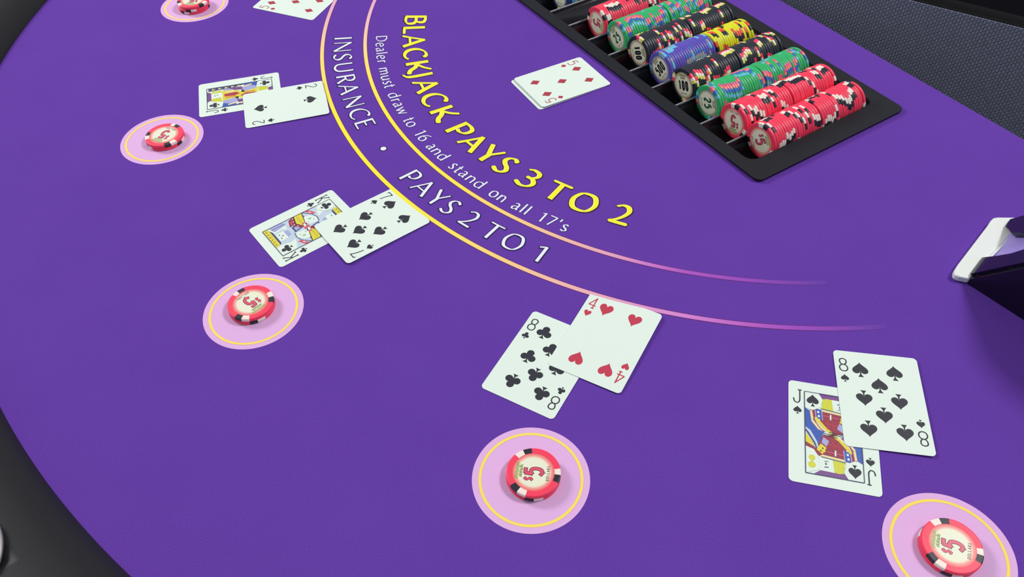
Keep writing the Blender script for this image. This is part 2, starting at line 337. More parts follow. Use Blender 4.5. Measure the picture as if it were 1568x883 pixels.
# ------------------------------------------------------------------ stroke lettering
# stroke: (kind, points, weight)  kind 'l' straight segments, 'c' smooth curve; weight None = pen angle, or a factor 0..1 between thin and thick
G = {
 'A': [('l', [(0.02, 0), (0.50, 1)], 0.25), ('l', [(0.48, 1), (0.97, 0)], 1), ('l', [(0.17, .33), (0.82, .33)], 0.2)],
 'B': [('l', [(0.08, 0), (0.08, 1)], 1), ('c', [(0.08, .95), (0.45, .96), (0.78, .88), (0.80, .68), (0.60, .54), (0.08, .52)], None), ('c', [(0.08, .52), (0.60, .53), (0.93, .42), (0.93, .17), (0.60, .05), (0.08, .05)], None)],
 'C': [('c', [(0.97, .86), (0.78, .97), (0.45, .95), (0.15, .75), (0.05, .48), (0.15, .20), (0.45, .04), (0.78, .04), (0.98, .15)], None)],
 'E': [('l', [(0.10, 0), (0.10, 1)], 1), ('l', [(0.10, .96), (0.95, .96)], .25), ('l', [(0.10, .52), (0.80, .52)], .2), ('l', [(0.10, .04), (0.98, .04)], .25)],
 'I': [('l', [(0.5, 0), (0.5, 1)], 1)],
 'J': [('c', [(0.60, 1), (0.60, .5), (0.58, .12), (0.45, -.12), (0.05, -.26)], None)],
 'K': [('l', [(0.10, 0), (0.10, 1)], 1), ('c', [(0.90, 1), (0.60, .70), (0.22, .48)], .3), ('c', [(0.22, .50), (0.52, .34), (0.72, .12), (1.0, 0.0)], 1)],
 'L': [('l', [(0.10, 0), (0.10, 1)], 1), ('l', [(0.10, .05), (0.98, .05)], .35)],
 'N': [('l', [(0.06, 0), (0.06, 1)], .15), ('l', [(0.06, .98), (0.94, .02)], 1), ('l', [(0.94, 0), (0.94, 1)], .15)],
 'O': [('c', [(0.5, .97), (0.80, .88), (0.96, .5), (0.80, .12), (0.5, .03), (0.20, .12), (0.04, .5), (0.20, .88), (0.5, .97)], None)],
 'P': [('l', [(0.10, 0), (0.10, 1)], 1), ('c', [(0.10, .95), (0.55, .97), (0.88, .88), (0.93, .68), (0.80, .50), (0.52, .42), (0.28, .46)], None)],
 'R': [('l', [(0.08, 0), (0.08, 1)], 1), ('c', [(0.08, .95), (0.50, .97), (0.78, .86), (0.80, .68), (0.62, .52), (0.12, .48)], None), ('l', [(0.42, .50), (0.98, 0)], .9)],
 'S': [('c', [(0.92, .88), (0.62, .98), (0.28, .90), (0.16, .70), (0.38, .54), (0.70, .42), (0.88, .24), (0.70, .06), (0.38, .02), (0.04, .12)], None)],
 'T': [('l', [(0.5, 0), (0.5, .96)], 1), ('l', [(0.0, .96), (1.0, .96)], .25)],
 'U': [('c', [(0.08, 1), (0.08, .5), (0.12, .18), (0.35, .03), (0.62, .03), (0.85, .18), (0.92, .5), (0.92, 1)], .75)],
 'Y': [('l', [(0.02, 1), (0.52, .42)], 1), ('l', [(0.98, 1), (0.50, .44)], .25), ('l', [(0.52, .48), (0.52, 0)], 1)],
 '1': [('l', [(0.62, 0), (0.62, .98)], 1), ('l', [(0.10, .84), (0.62, .96)], .2)],
 '2': [('c', [(0.06, .86), (0.35, .98), (0.68, .94), (0.82, .72), (0.66, .45), (0.35, .20), (0.04, .05)], None), ('l', [(0.02, .05), (0.98, .05)], .55)],
 '3': [('c', [(0.08, .90), (0.35, .98), (0.72, .92), (0.82, .74), (0.62, .56), (0.32, .52)], None), ('c', [(0.32, .52), (0.72, .50), (0.94, .30), (0.78, .08), (0.42, .0), (0.04, .10)], None)],
 '6': [('c', [(0.90, .98), (0.50, .88), (0.18, .62), (0.08, .32), (0.24, .06), (0.52, .02), (0.84, .10), (0.92, .32), (0.78, .54), (0.50, .58), (0.14, .44)], None)],
 '7': [('l', [(0.04, .95), (0.95, .95)], .4), ('l', [(0.93, .95), (0.38, 0)], .7)],
 "'": [('l', [(0.6, 1.0), (0.4, .72)], .8)],
 'D': [('l', [(0.10, 0), (0.10, 1)], 1), ('c', [(0.10, .95), (0.50, .95), (0.85, .78), (0.95, .5), (0.85, .22), (0.50, .05), (0.10, .05)], None)],
 'a': [('c', [(0.15, .58), (0.45, .66), (0.75, .58), (0.80, .40), (0.80, .15), (0.98, .02)], None), ('c', [(0.78, .40), (0.40, .34), (0.10, .20), (0.22, .02), (0.50, .04), (0.78, .18)], None)],
 'd': [('l', [(0.85, 0), (0.85, 1)], 1), ('c', [(0.85, .58), (0.50, .66), (0.16, .54), (0.06, .32), (0.16, .10), (0.42, .0), (0.85, .12)], None)],
 'e': [('c', [(0.08, .36), (0.90, .40), (0.82, .60), (0.50, .67), (0.18, .56), (0.06, .32), (0.18, .08), (0.50, .0), (0.92, .08)], None)],
 'l': [('l', [(0.5, 0), (0.5, 1)], 1)],
 'r': [('l', [(0.25, 0), (0.25, .66)], 1), ('c', [(0.25, .45), (0.50, .62), (0.95, .62)], .5)],
 'm': [('l', [(0.06, 0), (0.06, .66)], 1), ('c', [(0.06, .45), (0.24, .64), (0.44, .60), (0.50, .40), (0.50, 0)], None), ('c', [(0.50, .45), (0.68, .64), (0.88, .60), (0.94, .40), (0.94, 0)], None)],
 'n': [('l', [(0.12, 0), (0.12, .66)], 1), ('c', [(0.12, .45), (0.42, .65), (0.78, .60), (0.88, .40), (0.88, 0)], None)],
 'u': [('c', [(0.12, .66), (0.12, .25), (0.22, .04), (0.52, .0), (0.85, .20)], None), ('l', [(0.88, 0), (0.88, .66)], 1)],
 's': [('c', [(0.85, .60), (0.50, .67), (0.18, .56), (0.30, .40), (0.70, .28), (0.85, .12), (0.50, .0), (0.08, .06)], None)],
 't': [('c', [(0.45, .88), (0.42, .45), (0.42, .12), (0.60, .0), (0.98, .06)], None), ('l', [(0.0, .62), (0.95, .62)], .3)],
 'w': [('l', [(0.0, .66), (0.27, 0)], .9), ('l', [(0.27, 0), (0.50, .62)], .3), ('l', [(0.50, .62), (0.75, 0)], .9), ('l', [(0.75, 0), (1.0, .66)], .3)],
 'o': [('c', [(0.5, .66), (0.84, .58), (0.95, .33), (0.84, .08), (0.5, .0), (0.16, .08), (0.05, .33), (0.16, .58), (0.5, .66)], None)],
 # plain figures for card corners and chips
 'i2': [('c', [(0.08, .78), (0.20, .94), (0.50, .99), (0.82, .92), (0.92, .74), (0.80, .55), (0.40, .30), (0.08, .04)], 1), ('l', [(0.04, .04), (0.96, .04)], 1)],
 'i4': [('l', [(0.72, 0), (0.72, 1)], 1), ('l', [(0.74, .97), (0.04, .28)], 1), ('l', [(0.02, .28), (1.0, .28)], 1), ('l', [(0.50, .03), (0.94, .03)], 1)],
 'i5': [('l', [(0.20, .96), (0.88, .96)], 1), ('l', [(0.20, .97), (0.12, .56)], 1), ('c', [(0.12, .56), (0.45, .66), (0.82, .58), (0.94, .34), (0.82, .10), (0.48, .0), (0.06, .10)], 1)],
 'i7': [('l', [(0.04, .80), (0.04, .96), ], 1), ('l', [(0.02, .96), (0.98, .96)], 1), ('c', [(0.96, .96), (0.66, .60), (0.44, .0)], 1)],
 'i8': [('c', [(0.5, .99), (0.82, .92), (0.88, .77), (0.78, .60), (0.5, .53), (0.22, .60), (0.12, .77), (0.18, .92), (0.5, .99)], 1), ('c', [(0.5, .53), (0.84, .45), (0.97, .27), (0.84, .08), (0.5, .01), (0.16, .08), (0.03, .27), (0.16, .45), (0.5, .53)], 1)],
 'iJ': [('c', [(0.78, .97), (0.78, .5), (0.76, .20), (0.60, .04), (0.34, .02), (0.14, .12), (0.06, .34)], 1), ('l', [(0.55, .97), (1.0, .97)], 1)],
 'iK': [('l', [(0.16, 0), (0.16, 1)], 1), ('l', [(0.88, .98), (0.20, .40)], 1), ('l', [(0.38, .55), (0.90, .02)], 1), ('l', [(0, .98), (.34, .98)], .6), ('l', [(0, .02), (.34, .02)], .6), ('l', [(.70, .98), (1.02, .98)], .6), ('l', [(.72, .02), (1.04, .02)], .6)],
 'i0': [('c', [(0.5, .98), (0.88, .85), (0.93, .5), (0.88, .15), (0.5, .02), (0.12, .15), (0.07, .5), (0.12, .85), (0.5, .98)], 1)],
 'i1': [('l', [(0.6, 0), (0.6, 1)], 1), ('l', [(0.15, .80), (0.62, .96)], 1)],
 'i$': [('c', [(0.90, .80), (0.62, .92), (0.25, .84), (0.18, .64), (0.5, .50), (0.82, .36), (0.75, .14), (0.40, .06), (0.08, .18)], 1), ('l', [(0.5, -.04), (0.5, 1.04)], .6)],
}
def catmull(P, k=7):
    if len(P) < 3: return P
    closed = (abs(P[0][0] - P[-1][0]) + abs(P[0][1] - P[-1][1])) < 1e-9
    out = []
    n = len(P)
    for i in range(n - 1):
        p1, p2 = P[i], P[i + 1]
        p0 = P[i - 1] if i > 0 else (P[-2] if closed else (2 * p1[0] - p2[0], 2 * p1[1] - p2[1]))
        p3 = P[i + 2] if i + 2 < n else (P[1] if closed else (2 * p2[0] - p1[0], 2 * p2[1] - p1[1]))
        for j in range(k):
            t = j / k
            out.append(tuple(0.5 * ((2 * p1[q]) + (-p0[q] + p2[q]) * t + (2 * p0[q] - 5 * p1[q] + 4 * p2[q] - p3[q]) * t * t + (-p0[q] + 3 * p1[q] - 3 * p2[q] + p3[q]) * t ** 3) for q in (0, 1)))
    out.append(P[-1]); return out
def glyph_quads(ch, x0, w, y0, h, thick, thin, grow=0.0, dmax=None, nib=28):
    """ribbons of a letter inside a box, in flat local metres"""
    quads = []
    for si, (kind, pts, wt) in enumerate(G[ch]):
        hw0 = thick / 2
        sx = lambda x: x0 + hw0 * 0.9 + x * (w - 1.8 * hw0)
        P = [(sx(x), y0 + y * h) for x, y in pts]
        if kind == 'c': P = catmull(P)
        W = []; D = []
        for i in range(len(P)):
            a = P[max(0, i - 1)]; b = P[min(len(P) - 1, i + 1)]
            if kind == 'c' and i in (0, len(P) - 1) and abs(P[0][0] - P[-1][0]) + abs(P[0][1] - P[-1][1]) < 1e-9: a, b = P[-2], P[1]
            dx, dy = b[0] - a[0], b[1] - a[1]; l = math.hypot(dx, dy) or 1; dx /= l; dy /= l
            D.append((dx, dy))
            if wt is None:
                f = abs(math.sin(math.atan2(dy, dx) - math.radians(nib))) ** 1.3
            else: f = wt
            W.append((thin + (thick - thin) * f) / 2 + grow)
        if grow:
            P = list(P); P[0] = (P[0][0] - D[0][0] * grow, P[0][1] - D[0][1] * grow); P[-1] = (P[-1][0] + D[-1][0] * grow, P[-1][1] + D[-1][1] * grow)
        segs = range(len(P) - 1)
        for i in segs:
            if kind == 'l' and len(P) > 1:
                n_ = 4
                for j in range(n_):
                    t0, t1 = j / n_, (j + 1) / n_
                    A = tuple(P[i][q] + (P[i + 1][q] - P[i][q]) * t0 for q in (0, 1)); Bp = tuple(P[i][q] + (P[i + 1][q] - P[i][q]) * t1 for q in (0, 1))
                    d = D[i]; hw = W[i]
                    quads.append([si] + [(A[0] + d[1] * hw, A[1] - d[0] * hw), (Bp[0] + d[1] * hw, Bp[1] - d[0] * hw), (Bp[0] - d[1] * hw, Bp[1] + d[0] * hw), (A[0] - d[1] * hw, A[1] + d[0] * hw)])
            else:
                q = []
                a, b = P[i], P[i + 1]; da, db = D[i], D[i + 1]; wa, wb = W[i], W[i + 1]
                quads.append([si] + [(a[0] + da[1] * wa, a[1] - da[0] * wa), (b[0] + db[1] * wb, b[1] - db[0] * wb), (b[0] - db[1] * wb, b[1] + db[0] * wb), (a[0] - da[1] * wa, a[1] + da[0] * wa)])
    return quads
def arc_text(mb, items, rbase, cap, thick, thin, layers, rvar=None):
    """items: (char, start angle, end angle) in degrees; tops of the letters point to the arcs' centre"""
    for ch, a0, a1 in items:
        am = math.radians((a0 + a1) / 2)
        rb_ = rvar((a0 + a1) / 2) if rvar else rbase
        w = math.radians(a1 - a0) * (rb_ - cap / 2)
        for grow, z, m, scale, off in layers:
            if ch == '.':
                c = (CX + (rb_ - cap / 2) * math.cos(am), CY + (rb_ - cap / 2) * math.sin(am))
                mb.face([(x, y, z) for x, y in circle_pts(c[0], c[1], 0.0030 + grow, 24)], m); continue
            for q in glyph_quads(ch, 0, w, 0, cap, thick * scale, thin * scale, grow):
                P = []; zs = z + q[0] * 0.000008
                for x, y in q[1:]:
                    x += off[0]; y += off[1]
                    th = math.radians(a0) + x / (rb_ - cap / 2); rr = rb_ - y
                    P.append((CX + rr * math.cos(th), CY + rr * math.sin(th), zs))
                mb.face(P, m)
tb = MB()
big = [('B', -183.05, -179.6), ('L', -179.2, -176.45), ('A', -176.4, -172.2), ('C', -172.0, -168.2), ('K', -167.75, -163.9), ('J', -164.6, -162.2), ('A', -162.0, -158.05), ('C', -157.75, -154.0), ('K', -153.4, -149.6),
       ('P', -148.0, -144.6), ('A', -144.6, -140.75), ('Y', -140.65, -137.1), ('S', -136.9, -133.9), ('3', -132.5, -129.1), ('T', -127.8, -124.1), ('O', -123.7, -119.4), ('2', -117.5, -114.3)]
rv = lambda a: 0.3985 + (0.4040 - 0.3985) * min(1, max(0, (a + 183) / 40))
arc_text(tb, big, 0.402, 0.0262, 0.0052, 0.0023, [(0.0011, 0.00008, P_DARK, 1, (0.0004, -0.0004)), (0, 0.00016, P_CREAM, 1, (0, 0)), (0, 0.00024, P_YEL, 0.62, (0, 0))], rv)
tp(tb.build('payout_lettering'))['label'] = 'yellow BLACKJACK PAYS 3 TO 2 print'
tb = MB()
mid = [('I', -177.0, -175.9), ('N', -175.5, -172.8), ('S', -172.4, -170.5), ('U', -169.95, -167.5), ('R', -166.8, -164.85), ('A', -164.6, -162.1), ('N', -161.4, -158.95), ('C', -158.5, -156.1), ('E', -155.7, -154.0), ('.', -149.4, -148.4),
       ('P', -143.05, -141.2), ('A', -140.85, -138.3), ('Y', -138.0, -135.9), ('S', -135.65, -133.85), ('2', -132.6, -130.65), ('T', -129.45, -127.2), ('O', -126.7, -124.1), ('1', -122.75, -121.0)]
arc_text(tb, mid, 0.4815, 0.0208, 0.0029, 0.0011, [(0.0012, 0.00008, P_NAVY, 1, (0.0003, -0.0003)), (0, 0.00016, P_WHITE, 1, (0, 0))])
tp(tb.build('insurance_lettering'))['label'] = 'white INSURANCE PAYS 2 TO 1 print'
tb = MB()
adv = {'D': 1.2, 'e': .85, 'a': .8, 'l': .42, 'r': .62, 'm': 1.35, 'u': .95, 's': .68, 't': .6, 'd': 1.0, 'w': 1.25, 'o': 1.0, 'n': .95, '1': .6, '6': .85, '7': .85, "'": .4}
words = [('Dealer', -176.7, -168.4), ('must', -167.35, -161.5), ('draw', -160.3, -154.3), ('to', -153.3, -151.0), ('16', -149.7, -147.2), ('and', -146.3, -142.05), ('stand', -140.9, -134.28), ('on', -133.1, -130.4), ('all', -129.35, -126.65), ("17's", -125.3, -120.9)]
items = []
for wd, a0, a1 in words:
    tot = sum(adv[c] for c in wd); a = a0
    for c in wd:
        da = (a1 - a0) * adv[c] / tot; items.append((c, a + 0.06 * da, a + 0.94 * da)); a += da
rv2 = lambda a: 0.4315 + (0.4356 - 0.4315) * min(1, max(0, (a + 177) / 50))
arc_text(tb, items, 0.434, 0.0133, 0.0017, 0.0008, [(0.0004, 0.00008, P_NAVY, 1, (0.0002, -0.0002)), (0, 0.00016, P_WHITE, 1, (0, 0))], rv2)
tp(tb.build('rules_lettering'))['label'] = 'small white dealer rule print'

# ------------------------------------------------------------------ betting circles
def disc(mb, cx, cy, r0, r1, z, m, n=96):
    for i in range(n):
        a, b = 2 * PI * i / n, 2 * PI * (i + 1) / n
        if r0 <= 0: mb.face([(cx, cy, z), (cx + r1 * math.cos(a), cy + r1 * math.sin(a), z), (cx + r1 * math.cos(b), cy + r1 * math.sin(b), z)], m)
        else: mb.face([(cx + r0 * math.cos(a), cy + r0 * math.sin(a), z), (cx + r1 * math.cos(a), cy + r1 * math.sin(a), z), (cx + r1 * math.cos(b), cy + r1 * math.sin(b), z), (cx + r0 * math.cos(b), cy + r0 * math.sin(b), z)], m)
circles = [(0.0099, 0.2901), (-0.2199, 0.4559), (-0.3622, 0.6970), (0.2847, 0.2283), (-0.3949, 0.9746)]
for x, y in circles:
    cb = MB(); disc(cb, x, y, 0, 0.04213, 0.00006, P_PINK); disc(cb, x, y, 0.0350, 0.0379, 0.00011, P_GLOW); disc(cb, x, y, 0.0356, 0.0373, 0.00016, P_RING)
    tp(cb.build('betting_circle'))['label'] = 'pink printed circle with a yellow ring'

# ------------------------------------------------------------------ chips
CRAD, CH = 0.0195, 0.0033
def chip_mesh(name, base, spots, inlay, art=None, n=72):
    """spots: list of (centre deg, width deg, material)"""
    mb = MB(); h = CH / 2
    def m_at(a):
        for c, w, m in spots:
            d = (a - c + 180) % 360 - 180
            if abs(d) <= w / 2: return m
        return base
    for s in (1, -1):
        disc(mb, 0, 0, 0, 0.0150, s * (h - 0.00012), inlay, n)
    ringp = [(0.0150, h - 0.00012), (0.0151, h), (0.0187, h), (0.0193, h - 0.0003), (CRAD, h - 0.0008), (CRAD, -h + 0.0008), (0.0193, -h + 0.0003), (0.0187, -h), (0.0151, -h), (0.0150, -h + 0.00012)]
    for i in range(n):
        a, b = 2 * PI * i / n, 2 * PI * (i + 1) / n; mm = m_at(math.degrees((a + b) / 2))
        for k in range(len(ringp) - 1):
            (r0, z0), (r1, z1) = ringp[k], ringp[k + 1]
            mb.face([(r0 * math.cos(a), r0 * math.sin(a), z0), (r1 * math.cos(a), r1 * math.sin(a), z1), (r1 * math.cos(b), r1 * math.sin(b), z1), (r0 * math.cos(b), r0 * math.sin(b), z0)], mm, smooth=False)
    if art: art(mb, h - 0.00012)
    return mb.mesh(name)
def put_text(mb, s, x0, y0, w, h, th, z, m, gap=0.12, grow=0):
    n = len(s); cw = w / (n + gap * (n - 1))
    for i, c in enumerate(s):
        g = c if c in G and not ('i' + c) in G else 'i' + c
        if g not in G: g = c
        for q in glyph_quads(g, x0 + i * cw * (1 + gap), cw, y0, h, th, th, grow):
            mb.face([(x, y, z + q[0] * 0.000008) for x, y in q[1:]], m)
def logo(mb, z, y0, m1=T_LOGO, m2=T_LOGO2, wdt=0.0130):
    rr = random.Random(3)
    for row, (yy, hh, ww) in enumerate(((y0, 0.0024, wdt * .78), (y0 + 0.0026, 0.0024, wdt))):
        k = 9
        for i in range(k):
            x = -ww / 2 + ww * (i + .5) / k
            hw = ww / k * .40; dy = (rr.random() - .5) * .0008
            m = m2 if (row == 0 and i % 2) else m1
            mb.face([(x - hw, yy + dy, z), (x + hw * .8, yy + dy * .4, z), (x + hw, yy + hh + dy, z), (x, yy + hh * .7 + dy, z), (x - hw * .9, yy + hh + dy * .5, z)], m)
def art5(mb, z):
    z += 0.00004
    for g, zz, m in ((0.0005, z, T_DRED), (0, z + 0.00006, T_RED)):
        put_text(mb, '5', -0.0033, -0.0064, 0.0074, 0.0125, 0.0020, zz, m, grow=g)
        put_text(mb, '$', -0.0075, 0.0000, 0.0036, 0.0060, 0.0008, zz, m, grow=g * .6)
    logo(mb, z, 0.0078)
    put_text(mb, 'DOLLARS', -0.0060, -0.0114, 0.0120, 0.0020, 0.0004, z, T_SM, gap=.3)
    put_text(mb, '5', -0.0006, -0.0086, 0.0012, 0.0011, 0.0003, z, T_SM)
def art_num(s, m, w, h=0.0100, th=0.0023):
    def f(mb, z):
        z += 0.00004
        put_text(mb, s, -w / 2, -h / 2, w, h, th, z, m, gap=.12)
        logo(mb, z, 0.0074, T_LOGO2, T_LOGO2, 0.010)
        put_text(mb, 'DOLLARS', -0.0050, -0.0100, 0.010, 0.0016, 0.0003, z, m, gap=.3)
    return f
def trip(pattern, off=270):
    out = []
    for k in range(3):
        for dc, w, m in pattern: out.append((off + 120 * k + dc, w, m))
    return out
S_RED = trip([(-9, 17, K_BLACK), (9, 17, K_WHITE)])
S_GRN = trip([(-12, 11, K_BLU), (0, 10, K_PCH), (12, 10, K_PNK)]) + trip([(0, 8, K_SKY)], 240)
S_BLK = trip([(-12, 10, K_LEM), (0, 9, K_WHITE), (12, 11, K_RED)])
S_VIO = trip([(-10, 18, K_SKY), (8, 14, K_GREY), (24, 12, K_BLU)])
S_YEL = trip([(-10, 18, K_CHAR), (10, 20, K_ORG)])
S_NAV = trip([(-10, 20, K_LEM), (10, 18, K_SKY)])
chipM = {
 'red_face': chip_mesh('poker_chip', K_RED, S_RED, I_RED, art5), 'red': chip_mesh('poker_chip', K_RED, S_RED, I_RED),
 'green_face': chip_mesh('poker_chip', K_GRN, S_GRN, I_GRN, art_num('25', T_GRN, 0.0130)), 'green': chip_mesh('poker_chip', K_GRN, S_GRN, I_GRN),
 'black_face': chip_mesh('poker_chip', K_CHAR, S_BLK, I_BLK, art_num('100', T_BLK, 0.0165)), 'black': chip_mesh('poker_chip', K_CHAR, S_BLK, I_BLK),
 'violet_face': chip_mesh('poker_chip', K_PUR, S_VIO, I_VIO, art_num('500', T_BLK, 0.0175)), 'violet': chip_mesh('poker_chip', K_PUR, S_VIO, I_VIO),
 'yellow': chip_mesh('poker_chip', K_YEL, S_YEL, I_RED),
 'navy_face': chip_mesh('poker_chip', K_NAVY, S_NAV, I_VIO, art_num('1', T_BLK, 0.006)), 'navy': chip_mesh('poker_chip', K_NAVY, S_NAV, I_VIO),
}
def ordn(n):
    s = 'th' if 10 <= n % 100 <= 20 else {1: 'st', 2: 'nd', 3: 'rd'}.get(n % 10, 'th')
    return '%d%s' % (n, s)
# betting stacks
bets = [((0.0117, 0.2913), 171.2, 2, 'in the pink circle below the eight of clubs'),
        ((-0.2216, 0.4593), -41.9, 2, 'in the pink circle below the king of clubs'),
        ((-0.3576, 0.6955), -115.1, 2, 'in the pink circle below the jack of clubs'),
        ((0.2850, 0.2292), 155.8, 2, 'in the pink circle at the lower right corner'),
        ((-0.3932, 0.9690), -93.0, 3, 'in the pink circle cut by the top edge')]
for (x, y), up, k, where in bets:
    for i in range(k):
        o = obj('poker_chip', chipM['red_face'])
        top = (i == k - 1)
        o.location = (x + (0 if top else random.uniform(-.0004, .0004)), y + (0 if top else random.uniform(-.0004, .0004)), 0.0002 + CH * (i + .5))
        o.rotation_euler = (0, 0, math.radians(up - 90) + (0 if top else math.radians(38 + 30 * i)))
        lv = 'top' if top else ('bottom' if i == 0 else 'middle')
        tag(o, 'red chip, %s of its stack %s' % (lv, where), 'poker chip', 'red chips bet in the pink circles')

# ------------------------------------------------------------------ chip tray
tray = empty('chip_tray', tray_w(0, 0, 0), TA)
tag(tray, 'long black plastic chip tray let into the purple felt', 'chip tray')
PITCH, Y0, ZC, RT = 0.0397, 0.0429, 0.0030, 0.0204
NT = 11
def rrect(x0, y0, x1, y1, r, k=6):
    out = []
    for cx, cy, a in ((x1 - r, y1 - r, 0), (x0 + r, y1 - r, 90), (x0 + r, y0 + r, 180), (x1 - r, y0 + r, 270)):
        for i in range(k + 1):
            t = math.radians(a + 90 * i / k); out.append((cx + r * math.cos(t), cy + r * math.sin(t)))
    return out
ox0, ox1, oy0, oy1 = -0.0040, 0.2068, -0.0025, TR_L + 0.0025
ix0, ix1, iy0, iy1 = 0.0110, 0.1885, 0.0232, Y0 + PITCH * (NT - 1) + PITCH / 2 + .0003
outer = rrect(ox0, oy0, ox1, oy1, 0.0075); inner = rrect(ix0, iy0, ix1, iy1, 0.0105)
fm = MB()
for t in fill_ring(outer, inner, 0.0038, trayp, 't'): fm.face(t, trayp)
def wall(loop, za, zb, flip=False, d=0.0, m=trayp):
    n = len(loop); cx = sum(p[0] for p in loop) / n; cy = sum(p[1] for p in loop) / n
    for i in range(n):
        a, b = loop[i], loop[(i + 1) % n]
        q = [(a[0], a[1], za), (b[0], b[1], za), (b[0], b[1], zb), (a[0], a[1], zb)]
        fm.face(q if not flip else list(reversed(q)), m)
wall(outer, 0.0016, 0.0038); wall(inner, -0.0022, 0.0038, True)
for t in fill_ring(outer, inner, 0.0016, trayp, 't'): fm.face(list(reversed(t)), trayp)
fo = bevel(fm.build('tray_frame', tray, merge=True), 0.0006, 2, 0.9)
wm = MB()
ys = []
K = 14
for i in range(NT):
    for j in range(K + (1 if i == NT - 1 else 0)):
        dy = -PITCH / 2 + PITCH * j / K; ys.append((Y0 + i * PITCH + dy, ZC - math.sqrt(max(0, RT * RT - dy * dy))))
xs = [(0.0106, 1.0), (0.0112, 1.0), (0.0128, 0.25), (0.0140, 0.0), (0.1855, 0.0), (0.1868, 0.25), (0.1880, 1.0), (0.1889, 1.0)]
rows = []
for x, f in xs:
    rows.append([(x, y, z + (-0.0012 - z) * f) for y, z in ys])
wm.grid(rows, trayw, True)
wm.grid([[(x, y, z - 0.0015) for x, y, z in r] for r in reversed(rows)], trayw, True)
wo = wm.build('tray_well', tray, merge=True); wo['label'] = 'scalloped channels that hold the chips'
for i in range(NT - 1):                       # raised ridge between two channels, glare painted in as a lighter grey
    rm = MB(); yy = Y0 + PITCH * (i + .5); zz = -0.0022; rws = []
    for k in range(9):
        a = PI * k / 8
        rws.append([(x, yy + 0.0009 * math.cos(a), zz + 0.0016 * math.sin(a)) for x in (0.0116, 0.187)])
    rm.grid(rws, mat('tray_ridge_glare_plastic', (120, 120, 126), 0.25, spec=0.6), True)
    rm.build('channel_ridge', tray)

EX3 = Vector((EX.x, EX.y, 0)); EY3 = Vector((EY.x, EY.y, 0))
def put_chip(kind, row, x, phi, label, group, dy=0.0, dz=0.0, lean=0.0):
    o = obj('poker_chip', chipM[kind])
    Z = -EX3; Y = Vector((0, 0, 1)); X = -EY3
    rot = Matrix((X, Y, Z)).transposed() @ Matrix.Rotation(math.radians(lean), 3, 'X') @ Matrix.Rotation(math.radians(phi), 3, 'Z')
    m = rot.to_4x4(); yy = Y0 + PITCH * row
    m.translation = Vector(tray_w(x, yy + dy, ZC - 0.0006 + dz)); o.matrix_world = m
    tag(o, label, 'poker chip', group)
    return o
K_SP = mat('gap_shade_black', (20, 18, 22), 0.5)
spm = MB(); spm.prism(circle_pts(0, 0, 0.0172, 48), -0.0008, 0.0008, K_SP); spm = spm.mesh('gap_shade_disc')  # dark disc added so the gap between chip halves looks shaded
rowsdef = [(0, 'red', 'red', -55, 'the red row nearest the shoe'), (1, 'red', 'red', 190, 'the second red row'),
           (2, 'green', 'green', -70, 'the green row nearer the shoe'), (3, 'black', 'black', 20, 'the black row nearer the shoe'),
           (4, 'violet', 'yellow', 62, 'the blue and yellow row'), (5, 'black', 'black', -62, 'the black row beyond the blue'),
           (6, 'green', 'green', 55, 'the farther green row'), (7, 'red', 'red', -95, 'the farthest red row'),
           (9, 'navy', 'navy', 10, 'the row past the empty channel')]
cname = {'red': 'red', 'green': 'green', 'black': 'black', 'violet': 'violet blue', 'yellow': 'yellow', 'navy': 'navy'}
face_txt = {'red': '$5', 'green': '25', 'black': '100', 'violet': '500', 'navy': 'pale'}
for row, k1, k2, phi, where in rowsdef:
    x = 0.0432; n1 = 20; n2 = {4: 17, 9: 14}.get(row, 19); cnt = 0
    ph = random.uniform(0, 120); grp = 'chips in ' + where
    for i in range(n1 + n2):
        k = k1 if i < n1 else k2
        if i == n1:
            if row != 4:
                s = obj('gap_shade_disc', spm)
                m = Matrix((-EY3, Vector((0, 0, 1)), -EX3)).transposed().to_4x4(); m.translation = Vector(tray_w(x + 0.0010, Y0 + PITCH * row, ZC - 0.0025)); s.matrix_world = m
                tag(s, 'thin dark disc added to shade the gap between the chips of ' + where, 'divider')
            x += 0.0021
        if i == n1 + n2 - 1: x += 0.0012
        if i == 0:
            lab = '%s chip showing its %s face at the front of %s' % (cname[k], face_txt[k], where)
            put_chip(k + '_face', row, x + CH / 2, phi, lab, grp)
        else:
            if random.random() < 0.3: ph += random.uniform(-8, 8)
            else: ph = random.uniform(0, 360)
            lab = '%s chip, %s from the front in %s' % (cname[k], ordn(i + 1), where)
            if i == n1 + n2 - 1: lab = '%s chip at the far end of %s' % (cname[k], where)
            put_chip(k, row, x + CH / 2, ph, lab, grp, dy=random.uniform(-.0004, .0004), dz=random.uniform(0, .0004))
        x += CH

